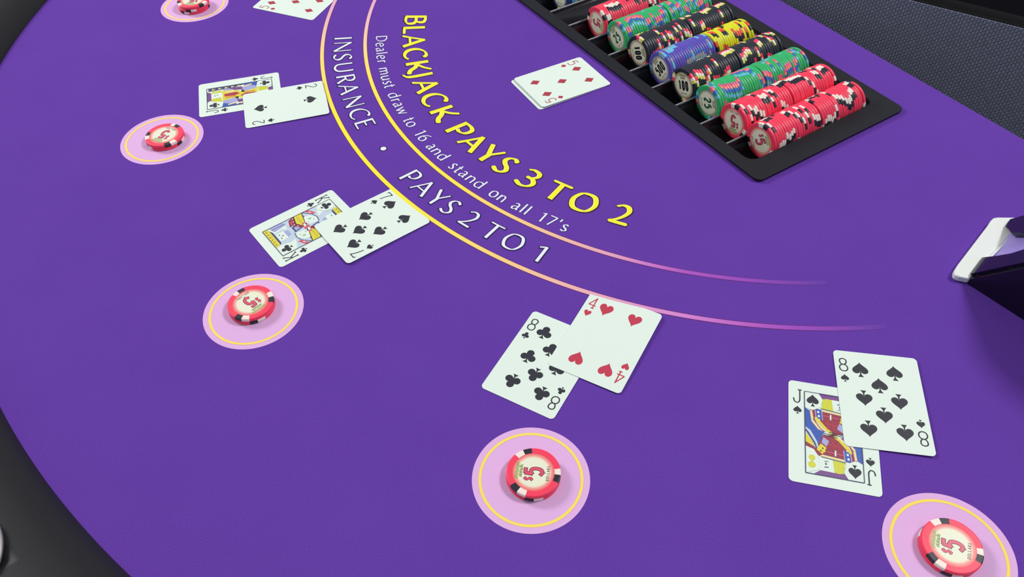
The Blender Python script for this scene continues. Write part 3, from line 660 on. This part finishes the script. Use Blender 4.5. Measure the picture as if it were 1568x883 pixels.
# ------------------------------------------------------------------ playing cards
CW, CHT, CT = 0.0635, 0.0889, 0.0003
def heart_poly(w, h):
    P = []
    n = 40
    for i in range(n):
        t = 2 * PI * i / n
        x = 16 * math.sin(t) ** 3; y = 13 * math.cos(t) - 5 * math.cos(2 * t) - 2 * math.cos(3 * t) - math.cos(4 * t)
        P.append((x / 32.0 * w, (y + 2.5) / 29.0 * h))
    return P[::-1]
def pip(suit, w, h):
    """list of polygons, centred, pointing up"""
    if suit == 'heart': return [heart_poly(w, h)]
    if suit == 'diamond': return [[(0, -h / 2), (w / 2 * .96, 0), (0, h / 2), (-w / 2 * .96, 0)]]
    if suit == 'spade':
        hp = [(x, -y) for x, y in heart_poly(w, h * .80)]
        hp = [(x, y + h * .10) for x, y in reversed(hp)]
        return [hp, [(-w * .18, -h * .52), (w * .18, -h * .52), (w * .05, -h * .34), (w * .03, -h * .16), (-w * .03, -h * .16), (-w * .05, -h * .34)]]
    r = w * .245
    out = [circle_pts(0, h * .25, r, 24), circle_pts(-w * .26, -h * .10, r, 24), circle_pts(w * .26, -h * .10, r, 24)]
    out.append([(-w * .12, -h * .12), (0, -h * .2), (w * .12, -h * .12), (w * .12, h * .1), (-w * .12, h * .1)])
    out.append([(-w * .18, -h * .50), (w * .18, -h * .50), (w * .05, -h * .34), (w * .03, -h * .1), (-w * .03, -h * .1), (-w * .05, -h * .34)])
    return out
def court(kind):
    """upper half of the double figure; millimetres; frame is 40 x 71"""
    J = []
    def a(m, *p): J.append((m, [tuple(q) for q in p]))
    if kind == 'JS':
        a(C_BLUE, (-20, 21), (-15, 18), (-12, 10), (-6, -2), (-6, -16), (-20, -2))
        a(C_PUR, (-9.5, 35.7), (15, 35.7), (9, 31), (-6.5, 30.5))
        a(C_LIME, (-6.5, 31.2), (-3, 32), (0, 31.6), (1.2, 29.6), (0, 27.6), (1.6, 25.8), (0.4, 24), (1.8, 22.4), (0.2, 21), (-3, 22.2), (-5.4, 21.2), (-8.4, 22.6), (-6.8, 24.4), (-8, 26.6), (-6.6, 28.8)); a(C_YEL, (-4.8, 31), (-4.2, 31.1), (-3.6, 27), (-4.8, 22.6), (-5.4, 23), (-4.4, 27)); a(C_YEL, (-1.8, 31), (-1.2, 31), (-.8, 27), (-2, 22.6), (-2.6, 22.8), (-1.6, 27))
        a(C_WHITE, (0, 31.8), (9, 31.5), (10, 24), (8, 21.5), (1, 22))
        a(C_WHITE, (9, 31.5), (12, 31.5), (12, 22), (9, 22))
        a(C_NAVY, (-8, 22.4), (9, 20.6), (9, 19.9), (-8, 21.6))
        a(C_CREAM, (-8, 21.4), (9, 19.7), (9, 18.2), (-8, 19.8))
        a(C_MAR, (-8, 19.6), (10, 18), (14, 12), (8, 2), (0, 0), (-6, 4), (-9, 11))
        a(C_PINKR, (-6.5, 16.4), (4.5, 15.4), (4.5, 14.8), (-6.5, 15.8)); a(C_WHITE, (-1.6, 17.8), (-0.6, 17.7), (-0.8, 13), (-1.8, 13.1))
        a(C_MAR, (-16, 19.5), (-12, 21), (-11, 14), (-14.5, 11))
        a(C_BLUE, (-12, 21.3), (-8, 21.2), (-7.4, 12), (-10.8, 12.6))
        a(C_WHITE, (-10.8, 19.4), (-9.4, 19.4), (-9.4, 17.6), (-10.8, 17.6)); a(C_WHITE, (-10.4, 15.8), (-9, 15.8), (-9, 14), (-10.4, 14))
        a(C_LAV, (-12.8, 21.2), (-12.2, 21.3), (-11.3, 12.3), (-12, 12.6)); a(C_LAV, (-7.9, 21), (-7.3, 21), (-6.7, 11.6), (-7.3, 12))
        a(C_CREAM, (-16.2, 18.8), (-14.6, 19), (-13.6, 11), (-8, 3.4), (-1, -2), (-2.4, -4), (-9.4, 1.4), (-15.2, 9.4))
        a(C_DRED, (-14.4, 11.5), (-13.6, 11.8), (-8.6, 4.4), (-1.6, -1), (-2, -1.8), (-9, 3.6))
        a(C_YEL, (-13, 13.6), (-11, 13.4), (-5, 6), (0, 1.6), (-1.6, 0.2), (-7.4, 5), (-12, 10.6))
        a(C_PINKR, (-5, 9.6), (5, 8.6), (5, 8.2), (-5, 9.2)); a(C_DRED, (-5, 12.6), (-3, 12.4), (-2.6, 5), (-4, 4)); a(C_DRED, (-1, 12.2), (1, 12), (1.4, 4), (-.2, 4.2)); a(C_DRED, (3, 11.6), (5, 11.4), (5.4, 4), (4, 3.8)); a(C_BLACK, (-3, 2.4), (8, 1.4), (8, 0.7), (-3, 1.7)); a(C_BLACK, (-3, 0.9), (8, -0.1), (8, -0.7), (-3, 0.3))
        a(C_YEL, (5.5, 15.5), (11, 18), (12.4, 14), (7.4, 10.5)); a(C_BLACK, (6.8, 14.8), (7.8, 15.2), (8.2, 14.2), (7.2, 13.8)); a(C_BLACK, (9.4, 16.3), (10.4, 16.7), (10.8, 15.7), (9.8, 15.3))
        a(C_BLUE, (8, 2), (6, -2), (20, -6), (20, 6), (14, 12), (10, 9)); a(C_PALE, (20, -4), (16, -1), (11.5, 8), (10, 15), (12.5, 15.5), (15, 8), (20, 1)); a(C_NAVY, (19.9, -2.4), (17.4, 0.6), (12.8, 9), (11.2, 14.4), (12, 14.6), (14, 9.4), (19.9, -.8))
        a(C_YEL, (20, 1), (15.5, 7), (13.6, 13), (20, 9)); a(C_MAR, (20, 9), (13, 13), (8, 18), (10, 20), (20, 12.5)); a(C_YEL, (5, 12), (9, 9), (12, 14.6), (8, 18)); a(C_BLACK, (7, 12.6), (8, 12.2), (8.3, 13.4), (7.3, 13.7)); a(C_BLACK, (8.4, 15), (9.4, 14.6), (9.7, 15.8), (8.7, 16.1))
        a(C_LAV, (5, 11), (8.4, 8), (7, 3), (3, 6))
        a(C_WHITE, (10, 31), (19.9, 35.5), (19.9, 13), (14, 15), (11, 20))
        a(C_LIME, *circle_pts(15.6, 28.2, 2.7, 14)); a(C_YEL, *circle_pts(15.6, 28.2, 1.5, 12)); a(C_LIME, *circle_pts(15.4, 22.2, 2.4, 14)); a(C_YEL, *circle_pts(15.4, 22.2, 1.3, 12)); a(C_LIME, *circle_pts(15.5, 25.2, 0.9, 10))
        a(C_NAVY, (4, 28.4), (7, 28.8), (7, 28.1), (4, 27.7)); a(C_NAVY, (5.2, 26.4), (6.2, 26.4), (6.4, 24.8), (5.4, 24.8)); a(C_NAVY, (4.2, 23.6), (6.8, 23.8), (6.8, 23.3), (4.2, 23.1))
    elif kind == 'KC':
        a(C_PALE, (-8, 33), (10, 33), (12, 20), (8, 14), (-6, 14), (-9, 22))
        a(C_YEL, (-7.5, 35.7), (19.9, 35.7), (19.9, 30.5), (-5.5, 30.5))
        for i in range(6): a(C_BLACK, (-4 + 4 * i, 34.2), (-2.8 + 4 * i, 34.2), (-3.4 + 4 * i, 31.8))
        a(C_NAVY, (-6, 30.4), (17, 30.4), (13, 28.6), (-4, 28.6))
        a(C_WHITE, (-2, 28), (9, 28), (9, 20), (-2, 20)); a(C_NAVY, (0, 26), (2.4, 26), (2.4, 25.2), (0, 25.2)); a(C_NAVY, (5, 26), (7.4, 26), (7.4, 25.2), (5, 25.2)); a(C_NAVY, (3, 24), (4.2, 24), (4, 22), (3.2, 22))
        a(C_LAV, (-1, 20), (8, 20), (6, 13), (1, 13))
        a(C_PALE, (-19.9, 20), (-8, 16), (8, 16), (19.9, 14), (19.9, -8), (-19.9, 2)); a(C_NAVY, (-19.9, 6.5), (-12, 13), (-6, 14.6), (0, 13.4), (0, 12.6), (-6, 13.7), (-12, 12), (-19.9, 5)); a(C_BLACK, (-19.9, 3.8), (-12, 5.4), (-1, 1), (-1, -.6), (-12, 4), (-19.9, 2))
        a(C_WHITE, (-7, 13.6), (-13, 9), (-14, 3), (-9, 0), (-2, 4), (-1, 12)); a(mat('card_ink_green', (150, 204, 140), 0.48), (-9.4, 9), (-7.6, 9.2), (-7, 7.4), (-7.8, 5.6), (-9.6, 6)); a(C_BLACK, (-5.6, 10.6), (-4.8, 10.6), (-4.8, 9.6), (-5.6, 9.6)); a(C_BLACK, (-5.4, 4.6), (-4.6, 4.6), (-4.6, 3.6), (-5.4, 3.6))
        a(C_NAVY, (0, 12), (8, 12), (10, 4), (2, 2)); a(C_LAV, (1.5, 10.5), (6.5, 10.5), (7.5, 5.4), (3, 4))
        a(C_MAR, (9, 13), (18, 10), (19.8, 5), (11, 2)); a(C_PINKR, (11, 10.6), (16, 9), (16.5, 6.2), (12, 5))
        a(C_BLACK, (19.9, -5.6), (4, -1.4), (1.4, 2.2), (9, 7.4), (19.9, 4.6)); a(C_YEL, (19.9, -4.6), (6, -1), (3.6, 2), (10, 5.8), (19.9, 3.2))
        a(C_MAR, (19.9, 4), (10, 6.8), (3, 2.6), (1.6, 4.4), (9.6, 9.6), (19.9, 7)); a(C_WHITE, (17.6, 6.4), (18.8, 6), (18.6, 5.2), (17.4, 5.6)); a(C_WHITE, (13.6, 7.6), (14.8, 7.2), (14.6, 6.3), (13.4, 6.7)); a(C_WHITE, (9.4, 8.4), (10.6, 8.5), (10.6, 7.6), (9.4, 7.5)); a(C_WHITE, (5.6, 6.2), (6.6, 6.8), (7, 6), (6, 5.4))
        for i in range(5): a(C_NAVY, (7 + 2.4 * i, .6 + .1 * i), (7.8 + 2.4 * i, .8), (7.6 + 2.4 * i, 1.8), (6.9 + 2.4 * i, 1.6))
        a(C_PINKR, (-19.9, 12), (-12, 16), (-12, 12.6), (-19.9, 8)); a(C_WHITE, (-17, 11.6), (-14.6, 12.8), (-14.8, 11.6), (-17, 10.6))
        a(C_PINKR, (-2, 3), (6, 2), (8, -2), (0, -3)); a(C_WHITE, (1, 1.6), (5, 1.2), (5.6, -.6), (2, -1))
        a(C_LAV, (13, 27), (19.8, 29), (19.8, 15), (15, 15)); a(C_NAVY, (16.2, 28), (16.8, 28), (16.8, 14), (16.2, 14))
    else:
        a(C_NAVY, (14, 34), (19.9, 34), (19.9, -10), (15, 6))
        a(C_PUR, (-6, 35.7), (14, 35.7), (10, 30.5), (-4, 30.5))
        a(C_LIME, (-7, 31), (-1, 31), (0, 21), (-9, 19)); a(C_WHITE, (-1, 31), (9, 31), (9, 20), (0, 20)); a(C_LIME, (9, 31), (13, 30), (13, 20), (9, 19))
        a(C_NAVY, (3, 27.6), (6, 27.6), (6, 26.8), (3, 26.8)); a(C_NAVY, (4.4, 25.6), (5.4, 25.6), (5.4, 23.4), (4.4, 23.4))
        a(C_BLUE, (-20, 20), (-9, 18), (-14, 4), (-20, -1)); a(C_LAV, (-13, 17), (-8, 19), (-4, 2), (-12, -4), (-16, 3))
        a(C_NAVY, (-16, 3), (-12, -4), (-20, -14), (-20, -1)); a(C_CREAM, (-17.5, 13), (-15.5, 14), (-13, 3), (-15, 1))
        a(C_YEL, (-8, 19), (12, 19), (10, 6), (4, -6), (-6, 0), (-5, 10)); a(C_DRED, (0, 17), (5, 17), (6, 4), (2, 0), (-1, 6)); a(C_ORG, (-4, 16), (-1, 16), (-1, 4), (-4, 6))
        a(C_BLACK, (-9, 3), (-4, 6), (-3, 3), (-7, -1)); a(C_CREAM, (7, 15), (10, 16), (9, 6), (6, 4))
        a(C_PUR, (10, 6), (15, 12), (15, -2), (8, -6)); a(C_LAV, (12, 18), (15, 17), (15, 12), (11, 8))
        for i in range(5): a(C_CREAM, (15.4, 30 - 7 * i), (18.4, 30 - 7 * i), (17, 26 - 7 * i))
    return J
def card_mesh(rank, suit, wx=None, clip=None, frameink=None):
    """wx: 4x4 world matrix (to trim the print line side), returns a mesh in local coordinates"""
    mb = MB(); ink = C_BLACK if suit in ('spade', 'club') else (C_RED if suit == 'heart' else C_DRED)
    ol = rrect(-CW / 2, -CHT / 2, CW / 2, CHT / 2, 0.0034, 8)
    dense = []
    for i in range(len(ol)):
        a, b = ol[i], ol[(i + 1) % len(ol)]; d = math.hypot(b[0] - a[0], b[1] - a[1]); k = max(1, int(d / 0.0015))
        for j in range(k): dense.append((a[0] + (b[0] - a[0]) * j / k, a[1] + (b[1] - a[1]) * j / k))
    if clip:
        inv = wx.inverted(); nd = []
        for x, y in dense:
            p = wx @ Vector((x, y, 0)); d = Vector((p.x - CX, p.y - CY)); r = d.length
            if r < clip:
                d = d / r * clip; q = inv @ Vector((CX + d.x, CY + d.y, p.z)); nd.append((q.x, q.y))
            else: nd.append((x, y))
        dense = nd
    mb.prism(dense, 0, CT, C_WHITE, C_WHITE, C_EDGE)
    z = CT + 0.00005
    if rank is None: return mb
    def putpip(u, v, w, h, down=False, zz=z, m=None):
        for pk, P in enumerate(pip(suit, w, h)):
            s = -1 if down else 1
            mb.face([(u + s * x, v + s * y, zz + pk * 0.000008) for x, y in P], m or ink)
    for s in (1, -1):
        g = 'i' + rank; gw, gh, th = (0.0074, 0.0125, 0.00105)
        for q in glyph_quads(g, -gw / 2, gw, -gh / 2, gh, th, th * .8):
            mb.face([(s * (x - 0.0252), s * (y + 0.0305), z + q[0] * 0.000008) for x, y in q[1:]], ink)
        putpip(s * -0.0252, s * 0.0178, 0.0062, 0.0072, s < 0)
    PX = 0.0128; V = {'t': 0.0275, 'q': 0.0140, 'm': 0.0}
    lay = {'2': [(0, 't', 1), (0, 't', -1)], '4': [(-1, 't', 1), (1, 't', 1), (-1, 't', -1), (1, 't', -1)],
           '5': [(-1, 't', 1), (1, 't', 1), (-1, 't', -1), (1, 't', -1), (0, 'm', 1)],
           '7': [(-1, 't', 1), (1, 't', 1), (-1, 'm', 1), (1, 'm', 1), (0, 'q', 1), (-1, 't', -1), (1, 't', -1)],
           '8': [(-1, 't', 1), (1, 't', 1), (-1, 'm', 1), (1, 'm', 1), (0, 'q', 1), (0, 'q', -1), (-1, 't', -1), (1, 't', -1)]}
    if rank in lay:
        pw, ph = {'heart': (0.0118, 0.0132), 'diamond': (0.0098, 0.0128), 'spade': (0.0122, 0.0142), 'club': (0.0128, 0.0134)}[suit]
        for cx, vv, s in lay[rank]:
            putpip(cx * PX, s * V[vv], pw, ph, s < 0)
    else:
        F = [(-0.020, -0.0357), (0.020, -0.0357), (0.020, 0.0357), (-0.020, 0.0357)]
        art = court(rank + suit[0].upper())
        def clip_half(P):          # keep the part above the diagonal of the double figure
            f = lambda q: q[1] + 0.28 * q[0]
            out = []
            for i in range(len(P)):
                a, b = P[i], P[(i + 1) % len(P)]; fa, fb_ = f(a), f(b)
                if fa >= 0: out.append(a)
                if (fa >= 0) != (fb_ >= 0):
                    t = fa / (fa - fb_); out.append((a[0] + (b[0] - a[0]) * t, a[1] + (b[1] - a[1]) * t))
            return out
        for s in (1, -1):
            for k, (m, P) in enumerate(art):
                P = clip_half(P)
                if len(P) >= 3: mb.face([(s * x / 1000, s * y / 1000, z + k * 0.000004) for x, y in P], m)
            pan = [(-20, 35.7), (-9.5, 35.7), (-6.6, 30.5), (-8.4, 23), (-14.5, 19.3), (-20, 21)]
            mb.face([(s * x / 1000, s * y / 1000, z + 0.00022) for x, y in pan], C_WHITE)
            putpip(s * -0.0140, s * 0.0285, 0.0090, 0.0112, s < 0, z + 0.00027)
        bl = C_NAVY; t = 0.00035; zz = z + 0.0003
        x0, y0 = 0.020, 0.0357
        for P in ([(-x0, y0 - t), (x0, y0 - t), (x0, y0 + t), (-x0, y0 + t)], [(-x0, -y0 - t), (x0, -y0 - t), (x0, -y0 + t), (-x0, -y0 + t)], [(-x0 - t, -y0), (-x0 + t, -y0), (-x0 + t, y0), (-x0 - t, y0)], [(x0 - t, -y0), (x0 + t, -y0), (x0 + t, y0), (x0 - t, y0)]):
            mb.face([(x, y, zz) for x, y in P], bl)
    return mb
def card(rank, suit, x, y, th, z=0.0002, tilt=(0, 0), label='', group=None, clip=None):
    o = bpy.data.objects.new('playing_card', None)
    wx = Matrix.Translation((x, y, z)) @ Matrix.Rotation(th, 4, 'Z') @ Matrix.Rotation(tilt[0], 4, 'X') @ Matrix.Rotation(tilt[1], 4, 'Y')
    me = card_mesh(rank, suit, wx, clip).mesh('playing_card')
    bpy.data.objects.remove(o)
    o = obj('playing_card', me); o.matrix_world = wx
    tag(o, label, 'playing card', group); return o
CLIP = 0.4975
card('J', 'spade', 0.2334, 0.3184, -0.2409, label='jack of spades card half covered by the eight of spades')
card('8', 'spade', 0.2785, 0.3472, -0.1822 + PI, z=0.0011, tilt=(0.0, 0.012), label='eight of spades card lying over the jack of spades')
card('8', 'club', 0.0231, 0.3924, -0.5265, label='eight of clubs card partly covered by the four of hearts')
card('4', 'heart', 0.0753, 0.4135, -0.5174, z=0.0013, tilt=(0.012, -0.008), label='four of hearts card lying over the eight of clubs', clip=CLIP)
card('K', 'club', -0.1894, 0.5567, -0.9179, label='king of clubs card partly covered by the seven of spades')
card('7', 'spade', -0.1287, 0.5575, -0.9308 + PI, z=0.0011, tilt=(0.010, 0.006), label='seven of spades card lying over the king of clubs', clip=CLIP)
card('J', 'club', -0.2961, 0.7739, -1.3263, label='jack of clubs card partly covered by the two of spades')
card('2', 'spade', -0.2419, 0.7520, -1.3214, z=0.0011, tilt=(0.010, 0.006), label='two of spades card lying over the jack of clubs', clip=CLIP)
th = -1.0715
dv = Vector((-math.sin(th), math.cos(th)))
card(None, 'spade', 0.0602 - dv.x * 0.002, 0.7797 - dv.y * 0.002, th, label='face down card showing only a white edge under the dealer\'s five of diamonds')
card('5', 'diamond', 0.0602 + dv.x * 0.002, 0.7797 + dv.y * 0.002, th, z=0.0014, tilt=(-0.016, 0), label='five of diamonds card lying between the arc lettering and the chip tray')
# five of diamonds cut by the top of the picture
a0 = Vector((-0.3195, 0.9631)); b0 = Vector((-0.2384, 0.9282))
vdir = (a0 - b0).normalized(); udir = Vector((vdir.y, -vdir.x))
cc = a0 - vdir * CHT / 2 + udir * CW / 2
card('5', 'diamond', cc.x, cc.y, math.atan2(udir.y, udir.x), label='five of diamonds card cut off by the top edge of the picture', clip=CLIP)

# ------------------------------------------------------------------ dealing shoe
shoe = empty('dealing_shoe', (0.3897, 0.4638, 0.0))
tag(shoe, 'glossy black card dealing shoe with a white front lip at the right edge', 'dealing shoe')
S0 = Vector((0.3897, 0.4638, 0)); SD = Vector((0.5862, -0.8101, 0)).normalized(); SW = Vector((math.cos(math.radians(46.5)), math.sin(math.radians(46.5)), 0))
def sp(o): o.parent = shoe; o.location = (-S0.x, -S0.y, 0); return o
def S(w, t, z): return tuple(S0 + SW * w + SD * t + Vector((0, 0, z)))
gloss = mat('shoe_black_plastic', (16, 14, 26), 0.12, spec=0.6)
WSH = 0.0985
side = [(0.0, 0.0003), (0.0, 0.0065), (0.070, 0.0968), (0.10, 0.112), (0.27, 0.125), (0.285, 0.0003)]
for k, w0 in enumerate((0.0, WSH - 0.004)):
    mb = MB(); mb.ext([S(w0 + 0.004, t, z) for t, z in side], [S(w0, t, z) for t, z in side], gloss)
    o = sp(bevel(mb.build('side_panel', merge=True), 0.0007))
mb = MB()                                     # sloped front with the thumb notch
nl, nr = 0.0285, 0.0620; SL = 1.29
front = [(0.004, 0.0), (nl + .0015, 0.0), (nl, 0.004), (nl - .002, 0.010), (nl - .0035, 0.018), (nl - .001, 0.026), (nl + .006, 0.034), (0.046, 0.038), (nr - .006, 0.034), (nr - .001, 0.026), (nr - .003, 0.016), (nr + .003, 0.008), (nr + .012, 0.0042), (nr + .020, 0.0), (WSH - .004, 0.0), (WSH - .004, 0.070), (0.004, 0.070)]
NRM = SW.cross(SD + Vector((0, 0, SL))).normalized()
pt = [Vector(S(w, t, 0.0065 + SL * t)) for w, t in front]
mb.ext([tuple(p - NRM * 0.003) for p in pt], [tuple(p) for p in pt], gloss)
mb.face([tuple(p) for p in pt], gloss)
o = sp(mb.build('sloped_front', merge=True))
mb = MB()
lp = [(0.006, -0.001), (WSH - .006, -0.001), (WSH - .006, 0.060), (0.006, 0.060)]
pt = [Vector(S(w, t + 0.004, 0.0030 + SL * t)) for w, t in lp]
mb.ext([tuple(p - NRM * 0.002) for p in pt], [tuple(p) for p in pt], mat('shoe_lavender', (158, 138, 214), 0.35))
sp(mb.build('feed_plate', merge=True))['label'] = 'pale lavender plate inside the notch'
mb = MB()
mb.ext([S(0.004, 0.284, 0.001), S(WSH - .004, 0.284, 0.001), S(WSH - .004, 0.270, 0.124), S(0.004, 0.270, 0.124)], [S(0.004, 0.280, 0.001), S(WSH - .004, 0.280, 0.001), S(WSH - .004, 0.266, 0.124), S(0.004, 0.266, 0.124)], gloss)
sp(mb.build('back_panel', merge=True))
mb = MB()
mb.ext([S(0.004, 0.072, 0.096), S(WSH - .004, 0.072, 0.096), S(WSH - .004, 0.10, 0.110), S(WSH - .004, 0.268, 0.122), S(0.004, 0.268, 0.122), S(0.004, 0.10, 0.110)],
       [S(0.004, 0.070, 0.0985), S(WSH - .004, 0.070, 0.0985), S(WSH - .004, 0.10, 0.1135), S(WSH - .004, 0.270, 0.1255), S(0.004, 0.270, 0.1255), S(0.004, 0.10, 0.1135)], gloss)
sp(mb.build('lid', merge=True))
# white lip: plan outline with rounded corners
wp = [(0.3897, 0.4644), (0.4134, 0.4867), (0.4300, 0.5010), (0.4460, 0.5143), (0.4632, 0.5345), (0.4630, 0.5368), (0.4600, 0.5384), (0.4442, 0.5392), (0.4405, 0.5383), (0.4370, 0.5354), (0.4309, 0.5284), (0.4200, 0.5170), (0.3863, 0.4818), (0.3806, 0.4752), (0.3789, 0.4714), (0.3794, 0.4690), (0.3815, 0.4672)]
mb = MB(); mb.prism([(x, y) for x, y in wp], 0.0003, 0.0065, mat('shoe_white_plastic', (232, 236, 232), 0.35))
o = sp(bevel(mb.build('front_lip', merge=True), 0.0016, 3, 0.9)); o['label'] = 'white plastic front lip'
mb = MB()
rim = [(0.4134, 0.4867), (0.4460, 0.5143), (0.4470, 0.5128), (0.4146, 0.4852)]
mb.prism(rim, 0.0065, 0.0085, MATS['shoe_white_plastic']); sp(mb.build('lip_rim', merge=True))['label'] = 'raised white rim of the lip'

# ------------------------------------------------------------------ chair behind the dealer's edge
ca = TA + math.radians(25)
base = Vector(tray_w(0.36, 0.11, 0))
chair = empty('office_chair', (base.x, base.y, -0.78), ca)
tag(chair, 'dark slate woven chair back standing behind the straight table edge', 'chair')
fab = mat('slate_weave', (62, 68, 82), 0.9, spec=0.15)
nt, N, L, B = nodes_of(fab)
tc = N.new('ShaderNodeTexCoord'); mp = N.new('ShaderNodeMapping'); mp.inputs['Rotation'].default_value = (0, math.radians(90), 0)
sx = N.new('ShaderNodeSeparateXYZ'); L.new(tc.outputs['Object'], sx.inputs[0])
cb = N.new('ShaderNodeCombineXYZ'); L.new(sx.outputs[2], cb.inputs[0]); L.new(sx.outputs[1], cb.inputs[1])
br = N.new('ShaderNodeTexBrick'); br.inputs['Scale'].default_value = 1.0
br.inputs['Brick Width'].default_value = 0.0052; br.inputs['Row Height'].default_value = 0.0034; br.inputs['Mortar Size'].default_value = 0.0010; br.inputs['Mortar Smooth'].default_value = 0.9
br.inputs['Color1'].default_value = lin((154, 158, 182)); br.inputs['Color2'].default_value = lin((140, 145, 168)); br.inputs['Mortar'].default_value = lin((112, 116, 140))
L.new(cb.outputs[0], br.inputs['Vector']); L.new(br.outputs['Color'], B.inputs['Base Color'])
inv = N.new('ShaderNodeMath'); inv.operation = 'SUBTRACT'; inv.inputs[0].default_value = 1.0; L.new(br.outputs['Fac'], inv.inputs[1])
bp = N.new('ShaderNodeBump'); bp.inputs['Strength'].default_value = 0.8; bp.inputs['Distance'].default_value = 0.0006
L.new(inv.outputs[0], bp.inputs['Height']); L.new(bp.outputs[0], B.inputs['Normal'])
blk = mat('chair_black', (9, 8, 12), 0.8, spec=0.1)
# local x: away from the table, y: along the back, z up from the floor
mb = MB()
zt = 0.78 + 0.026; hb = 0.40
def outl(u):                                   # outline of the back, counter clockwise
    pts = []
    for (cy, cz, r, a) in ((0.235 - 0.04, zt - 0.04, 0.04, 0), (-0.235 + 0.06, zt - 0.06, 0.06, 90), (-0.235 + 0.05, zt - hb + 0.05, 0.05, 180), (0.235 - 0.05, zt - hb + 0.05, 0.05, 270)):
        for i in range(9):
            t = math.radians(a + 90 * i / 8); pts.append((cy - 0.04 + (r - u) * math.cos(t), cz + (r - u) * math.sin(t)))
    return pts
rings = []
for u, x in ((0.0, 0.006), (0.0, 0.0012), (0.0006, 0.0003), (0.002, 0.0)):
    rings.append([(x, y, z) for y, z in outl(u)])
mb.grid(rings[:3], blk, True, closed=True); mb.grid(rings[2:], fab, True, closed=True)
mb.face(rings[-1], fab); mb.face(list(reversed(rings[0])), fab)
mb.build('backrest', chair, merge=True)
mb = MB(); rg = [[(x, y, z) for y, z in outl(u)] for u, x in ((0.010, 0.040), (0.004, 0.034), (0.003, 0.0062))]
mb.grid(rg, blk, True, closed=True); mb.face(list(reversed(rg[0])), blk); mb.face(rg[-1], blk); mb.build('back_shell', chair, merge=True)
mb = MB(); sc = rrect(0.06, -0.27, 0.54, 0.19, 0.06)
mb.prism(sc, 0.44, 0.52, blk); bevel(mb.build('seat', chair, merge=True), 0.02, 4, 0.9)
mb = MB(); mb.prism(circle_pts(0.30, -0.04, 0.025, 24), 0.08, 0.44, blk); mb.build('post', chair, merge=True)
for k in range(5):
    a = 2 * PI * k / 5; mb = MB(); c, s = math.cos(a), math.sin(a)
    q = lambda l, w, z: (0.30 + l * c - w * s, -0.04 + l * s + w * c, z)
    mb.ext([q(0, -.02, .06), q(.26, -.012, .05), q(.26, .012, .05), q(0, .02, .06)], [q(0, -.02, .10), q(.26, -.012, .075), q(.26, .012, .075), q(0, .02, .10)], blk)
    lg = mb.build('leg', chair, merge=True)
    mb = MB(); cx, cy, _ = q(.25, 0, 0)
    rws = []
    for i in range(9):
        t = PI * i / 8; rws.append([(cx + 0.025 * math.sin(t) * math.cos(b * PI / 8), cy + 0.025 * math.sin(t) * math.sin(b * PI / 8), 0.0255 + 0.025 * math.cos(t)) for b in range(16)])
    mb.grid(rws, blk, True, closed=True); mb.build('caster', lg, merge=True)
mb = MB(); mb.prism([(0.045, -0.07), (0.10, -0.07), (0.10, -0.01), (0.045, -0.01)], 0.43, 0.60, blk); mb.build('back_bracket', chair, merge=True)
